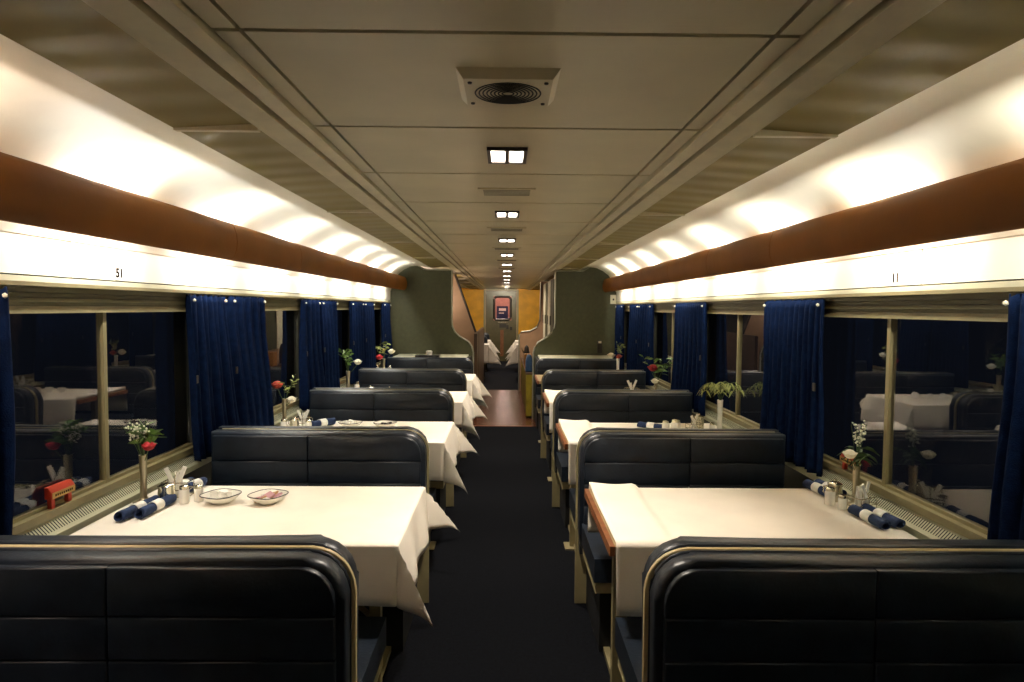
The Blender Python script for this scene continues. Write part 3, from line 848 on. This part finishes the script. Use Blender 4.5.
caddy((-1.40, 2.95, CT), .05, -1, where, 4, 1.1)
bowl((-1.175, 2.86, CT), 'left of the two '+where); fill((-1.175, 2.86, CT), 'at left '+where, [M['white']], 5, 3)
bowl((-.975, 2.86, CT), 'right of the two '+where); fill((-.975, 2.86, CT), 'at right '+where, [M['pinkpack'], M['tan'], M['white']], 7, 4, 'sweetener_packet', 'packet')

# --- nearest right table
where = 'on the nearest right table'
vp = (1.535, 2.87, CT); vase(vp, .17, 'slim silver bud vase holding the white rose '+where)
top = Vector(vp)+Vector((0, 0, .17))
bloom(top+Vector((-.045, -.03, .055)), .032, M['rosewhite'], 'white rose leaning left in the vase '+where, 'rose', .09, (.043, .03))
greenery(top, 'dark leaves around the white rose '+where, 'leafd', 30, .13, .7, .07, .024, 14, .7)
gyps(top, 'cluster of tiny white filler flowers above the white rose '+where, .19, 9, 15, (.05, 0), .3)
napkin((1.515, 3.06, CT), math.radians(-84), 'right navy napkin roll by the curtain at the far edge '+where, L=.2)
napkin((1.46, 3.05, CT), math.radians(-84), 'left navy napkin roll by the curtain at the far edge '+where, L=.2)
shaker((1.425, 2.87, CT), 'white glass salt shaker with steel lid beside the jug '+where)
creamer((1.475, 2.93, CT), 'steel lidded jug behind the salt shaker '+where, 2.9, .03, .075)
shaker((1.445, 2.80, CT), 'short white shaker in front of the salt shaker '+where, .062, .018)
caddy((1.515, 2.78, CT), .5, 1, where)
napkin((1.465, 2.63, CT), math.radians(-86), 'left navy napkin roll in front of the sugar caddy '+where, L=.22)
napkin((1.525, 2.645, CT), math.radians(-84), 'right navy napkin roll in front of the sugar caddy '+where, L=.22)

# --- second left table
where = 'on the second left table'
vp = (-1.50, 4.70, CT); vase(vp, .19, 'silver bud vase with red and white flowers '+where)
top = Vector(vp)+Vector((0, 0, .19))
bloom(top+Vector((-.045, -.01, .10)), .045, M['orangered'], 'red bloom high in the vase '+where, 'rose', .13, (.045, .01))
bloom(top+Vector((.055, -.02, .0)), .038, M['rosewhite'], 'white bloom drooping right from the vase '+where, 'carnation', .05, (-.05, .02))
greenery(top, 'long sprig reaching right over the white bloom '+where, 'palm', 26, .23, .7, .05, .012, 24, .2, (.35, 0))
caddy((-1.36, 4.68, CT), 0, -1, where)
creamer((-1.40, 4.60, CT), 'small steel jug beside the vase '+where, 2.8, .03, .065)
shaker((-1.46, 4.56, CT), 'white shaker at the foot of the vase '+where)
napkin((-1.24, 4.70, CT), math.radians(55), 'navy napkin roll with white band beside the caddy '+where, r=.026)
shaker((-1.30, 4.58, CT), 'white shaker between the jug and the napkin '+where, .065)
bowl((-1.04, 4.68, CT), 'left of the two '+where); fill((-1.04, 4.68, CT), 'at left '+where, [M['white']], 5, 6)
bowl((-.80, 4.68, CT), 'right of the two '+where); fill((-.80, 4.68, CT), 'at right '+where, [M['rim'], M['tan'], M['white']], 7, 7, 'sweetener_packet', 'packet')

# --- second right table
where = 'on the second right table'
vp = (1.49, 4.58, CT); vase(vp, .22, 'white ceramic bud vase with the fan shaped foliage '+where, 'china', .017)
top = Vector(vp)+Vector((0, 0, .22))
r_ = random.Random(77); t = thing('foliage_sprig', 'wide arching fern like foliage in the white vase '+where, 'foliage', top)
bs = MB(); bl = MB()
for k in range(9):
    a = 2*PI*k/9+.3; sp = .9+.5*r_.random(); h = .14+.08*r_.random()
    P = []
    for q in range(7):
        tt = q/6
        P.append(Vector((math.cos(a)*sp*.125*tt, math.sin(a)*sp*.09*tt, -.02+h*2.2*tt-h*1.75*tt*tt)))
    bs.tube(P, .0018, 5)
    for q in range(2, 7):
        for sd in (-1, 1):
            d = (P[q]-P[q-1]).normalized(); d = Vector((d.x, d.y, 0))*.6+Vector((-math.sin(a)*sd, math.cos(a)*sd, -.5))
            bl.leaf(P[q], d, .055, .014, .4, .4*sd)
bs.build('stem', M['leafd'], t); bl.build('leaves', M['palm'], t, smooth=60)
shaker((1.19, 4.58, CT), 'large white shaker left of the steel jug '+where, .085, .032)
shaker((1.13, 4.62, CT), 'small white shaker beside the napkin '+where, .07, .024)
napkin((1.05, 4.70, CT), math.radians(-40), 'navy napkin roll at the far side beside the shakers '+where)
creamer((1.36, 4.62, CT), 'tall steel jug left of the white vase '+where, 2.9, .032, .10)
shaker((1.42, 4.52, CT), 'narrow shaker between the steel jug and the white vase '+where, .075, .018)
caddy((1.31, 4.55, CT), .2, 1, where, 2)

# --- third and fourth tables
where = 'on the third left table'
vp = (-1.47, 6.48, CT); vase(vp, .22, 'silver bud vase with green spray '+where, r=.018)
top = Vector(vp)+Vector((0, 0, .22))
greenery(top, 'bright green bushy spray '+where, 'leaf', 40, .24, .45, .07, .028, 34, .1)
bloom(top+Vector((.10, -.03, .09)), .045, M['rosewhite'], 'white bloom at the right of the green spray '+where, 'carnation', .12, (-.09, .03))
shaker((-1.38, 6.46, CT), 'tall white shaker right of the vase '+where, .12, .024)
creamer((-1.26, 6.5, CT), 'steel jug right of the white shaker '+where, .2, .045, .06)
creamer((-1.08, 6.5, CT), 'small low steel jug left of the napkin heap '+where, .2, .035, .05)
for i, x in enumerate((-.92, -.80, -.66)):
    r2 = random.Random(i+3)
    b = MB(); b.grid(lambda u, v: ((u-.5)*.11+.01*math.sin(9*v+i), (v-.5)*.13, .004+.035*abs(math.sin(5*u+i)*math.cos(4*v+2*i))*math.sin(PI*u)*math.sin(PI*v)+.02*math.sin(PI*u)*math.sin(PI*v)), 12, 12)
    o = b.build('paper_napkin', M['white'], None, smooth=40, solid=.002); o.location = (x, 6.46, CT)
    tag(o, 'crumpled white paper napkin %s, %s of three' % (where, ('left', 'middle', 'right')[i]), 'napkin', 'crumpled napkins')
where = 'on the third right table'
vp = (1.46, 6.40, CT); vase(vp, .16, 'silver bud vase with red bloom '+where)
top = Vector(vp)+Vector((0, 0, .16))
bloom(top+Vector((-.04, -.03, .12)), .055, M['red'], 'red bloom among leaves '+where, 'rose', .14, (.04, .03))
bloom(top+Vector((-.03, -.07, .0)), .04, M['rosewhite'], 'low white bloom under the red bloom '+where, 'carnation', .05, (.02, .06))
greenery(top, 'spreading green leaves behind the red bloom '+where, 'leaf', 40, .30, .9, .08, .03, 44, .2)
caddy((1.24, 6.46, CT), 0, 1, where, 3, 1.3)
for i, x in enumerate((.86, .98, 1.10)):
    bb = MB(); bb.lathe([(0, 0), (.02, 0), (.034, .03), (.036, .045), (.033, .045), (.018, .006), (0, .006)], n=16)
    o = bb.build('cup', M['china'], None, smooth=60); o.location = (x, 6.46, CT); tag(o, 'white cup %s, %s of three in the row' % (where, ('left', 'middle', 'right')[i]), 'cup', 'white cups on the third right table')
where = 'on the fourth left table'
vp = (-1.46, 8.33, CT); vase(vp, .20, 'silver bud vase with mixed flowers '+where, r=.018)
top = Vector(vp)+Vector((0, 0, .20))
greenery(top, 'loose pale green spray '+where, 'palm', 36, .24, .7, .07, .026, 54, .2)
bloom(top+Vector((-.05, -.03, .02)), .055, M['red'], 'dark red bloom in the mixed vase '+where, 'rose', .07, (.05, .03))
bloom(top+Vector((.10, -.03, .09)), .05, M['rosewhite'], 'white bloom in the mixed vase '+where, 'carnation', .12, (-.09, .03))
shaker((-1.53, 8.30, CT), 'white shaker left of the vase '+where, .12, .022)
shaker((-1.38, 8.30, CT), 'white shaker right of the vase '+where, .12, .022)
b = MB(); b.lathe([(0, 0), (.04, 0), (.075, .05), (.078, .055), (.07, .055), (.035, .01), (0, .01)], n=20); o = b.build('bowl', M['china'], None, smooth=60); o.location = (-1.22, 8.33, CT); tag(o, 'white bowl right of the vase '+where, 'bowl')
where = 'on the fourth right table'
vp = (1.42, 8.35, CT); vase(vp, .22, 'slim pale bud vase '+where, 'china', .018)
top = Vector(vp)+Vector((0, 0, .22))
greenery(top, 'upright pale green spray '+where, 'palm', 30, .26, .5, .07, .026, 64, .1, (.25, 0))
bloom(top+Vector((-.09, -.03, .04)), .055, M['rosewhite'], 'white bloom left of the pale spray '+where, 'carnation', .08, (.085, .03))
bloom(top+Vector((.0, -.06, .03)), .045, M['orangered'], 'orange red bloom below the pale spray '+where, 'rose', .07, (0, .055))
b = MB(); b.lathe([(0, 0), (.05, 0), (.085, .045), (.088, .05), (.08, .05), (.045, .008), (0, .008)], n=20); o = b.build('bowl', M['china'], None, smooth=60); o.location = (1.18, 8.35, CT); tag(o, 'white bowl left of the vase '+where, 'bowl')
b = MB(); b.box(-.10, .10, -.07, .07, 0, .05, .012); o = b.build('paper_box', M['white'], None); o.location = (.80, 8.3, CT); tag(o, 'flat white box at the middle '+where, 'box')
b = MB(); b.box(-.045, .045, -.03, .03, 0, .05, .008); o = b.build('paper_box', M['white'], None); o.location = (-.86, 8.3, CT); tag(o, 'little white box standing at the middle on the fourth left table', 'box')
b = MB(); b.box(-.16, .16, -.1, .1, 0, .03, .01); o = b.build('tray', M['rim'], None); o.location = (-1.02, 9.2, .9455); tag(o, 'dark tray on the cream ledge behind the last left bench', 'tray')
b = MB(); b.lathe([(0, 0), (.04, 0), (.045, .05), (.03, .06), (0, .06)], n=16); o = b.build('cup', M['china'], None, smooth=60); o.location = (-1.0, 9.2, .9765); tag(o, 'white cup upturned on the dark tray behind the last left bench', 'cup')

# ---------------------------------------------------------------- lights
def area(name, loc, rot, size, size_y, power, color=(1, 1, 1)):
    l = bpy.data.lights.new(name, 'AREA'); l.shape = 'RECTANGLE'; l.size = size; l.size_y = size_y; l.energy = power; l.color = color
    o = bpy.data.objects.new(name, l); COL.objects.link(o); o.location = loc; o.rotation_euler = rot
    return o
UPW, DNW = 2.2, 2.6
warm, pinkw = (1, .95, .82), (1, .80, .66)
for s in (-1, 1):
    for k in range(-2, 7):
        y = 2.18+1.05*k+.525
        c = pinkw if (s < 0 and y < 2.2) else ((1, .97, .88) if s < 0 else (1, .95, .80))
        # rotation: area lights shine along local -Z; long side along Y
        area('cove_tube', (s*1.54, y, 1.985), (0, PI, 0), .03, .36, UPW, c)
        area('panel_tube', (s*1.478, y, 1.93), (0, -s*math.radians(4), 0), .03, .72, DNW, c)
for i in range(12):
    y = 2.60+1.61*i
    l = bpy.data.lights.new('downlight', 'SPOT'); l.energy = 52 if i < 5 else 12; l.spot_size = math.radians(95); l.spot_blend = .5; l.shadow_soft_size = .05; l.color = (1, .88, .74)
    o = bpy.data.objects.new('downlight', l); COL.objects.link(o); o.location = (DX+.004*i, y, ZC-.02)
for x, y, z, e, c in ((0, YE+1.2, 2.2, 14, (1, .72, .62)), (-1.1, 12.1, 2.0, 14, (1, .75, .58)), (-1.0, 10.2, 1.75, 5, (1, .8, .66))):  # last one is an unseen fill, added to brighten the left pink partition
    l = bpy.data.lights.new('far_lamp_and_fill', 'POINT'); l.energy = e; l.color = c; l.shadow_soft_size = .12
    o = bpy.data.objects.new('far_lamp_and_fill', l); COL.objects.link(o); o.location = (x, y, z)

l = bpy.data.lights.new('end_wall_fill', 'SPOT'); l.energy = 90; l.spot_size = math.radians(110); l.spot_blend = .6; l.color = (1, .9, .66); l.shadow_soft_size = .1  # unseen spot without a fixture, added to brighten the orange end wall
o = bpy.data.objects.new('end_wall_fill', l); COL.objects.link(o); o.location = (0, 17.9, ZC-.03); o.rotation_euler = (math.radians(62), 0, 0)
for x_, y_, e_ in ((0, 16.6, 40), (.25, 12.2, 26)):  # unseen spots added to brighten the passage and the section beyond it
    l = bpy.data.lights.new('passage_fill', 'SPOT'); l.energy = e_; l.spot_size = math.radians(150); l.spot_blend = .6; l.color = (1, .83, .66); l.shadow_soft_size = .1
    o = bpy.data.objects.new('passage_fill', l); COL.objects.link(o); o.location = (x_, y_, ZC-.03)
w = bpy.data.worlds.new('night'); SC.world = w; w.use_nodes = True
w.node_tree.nodes['Background'].inputs['Color'].default_value = (.004, .005, .008, 1)
w.node_tree.nodes['Background'].inputs['Strength'].default_value = .3

# ---------------------------------------------------------------- camera
cam = bpy.data.cameras.new('camera'); co = bpy.data.objects.new('camera', cam); COL.objects.link(co)
F = 680.
cam.sensor_width = 36; cam.lens = F/1024*36; cam.clip_start = .05; cam.clip_end = 100
pitch, yaw, roll = math.atan(33/F), math.atan(7/F), math.radians(.45)
fw = Vector((math.sin(yaw)*math.cos(pitch), math.cos(yaw)*math.cos(pitch), -math.sin(pitch)))
r0 = Vector((math.cos(yaw), -math.sin(yaw), 0)); u0 = r0.cross(fw)
rv = r0*math.cos(roll)+u0*math.sin(roll); uv = rv.cross(fw)
co.matrix_world = Matrix(((rv.x, uv.x, -fw.x, .025), (rv.y, uv.y, -fw.y, 0), (rv.z, uv.z, -fw.z, 1.62), (0, 0, 0, 1)))
SC.camera = co
SC.view_settings.view_transform = 'Standard'; SC.view_settings.look = 'None'
SC.view_settings.gamma = 1; SC.view_settings.exposure = 1.15; SC.view_settings.use_curve_mapping = False
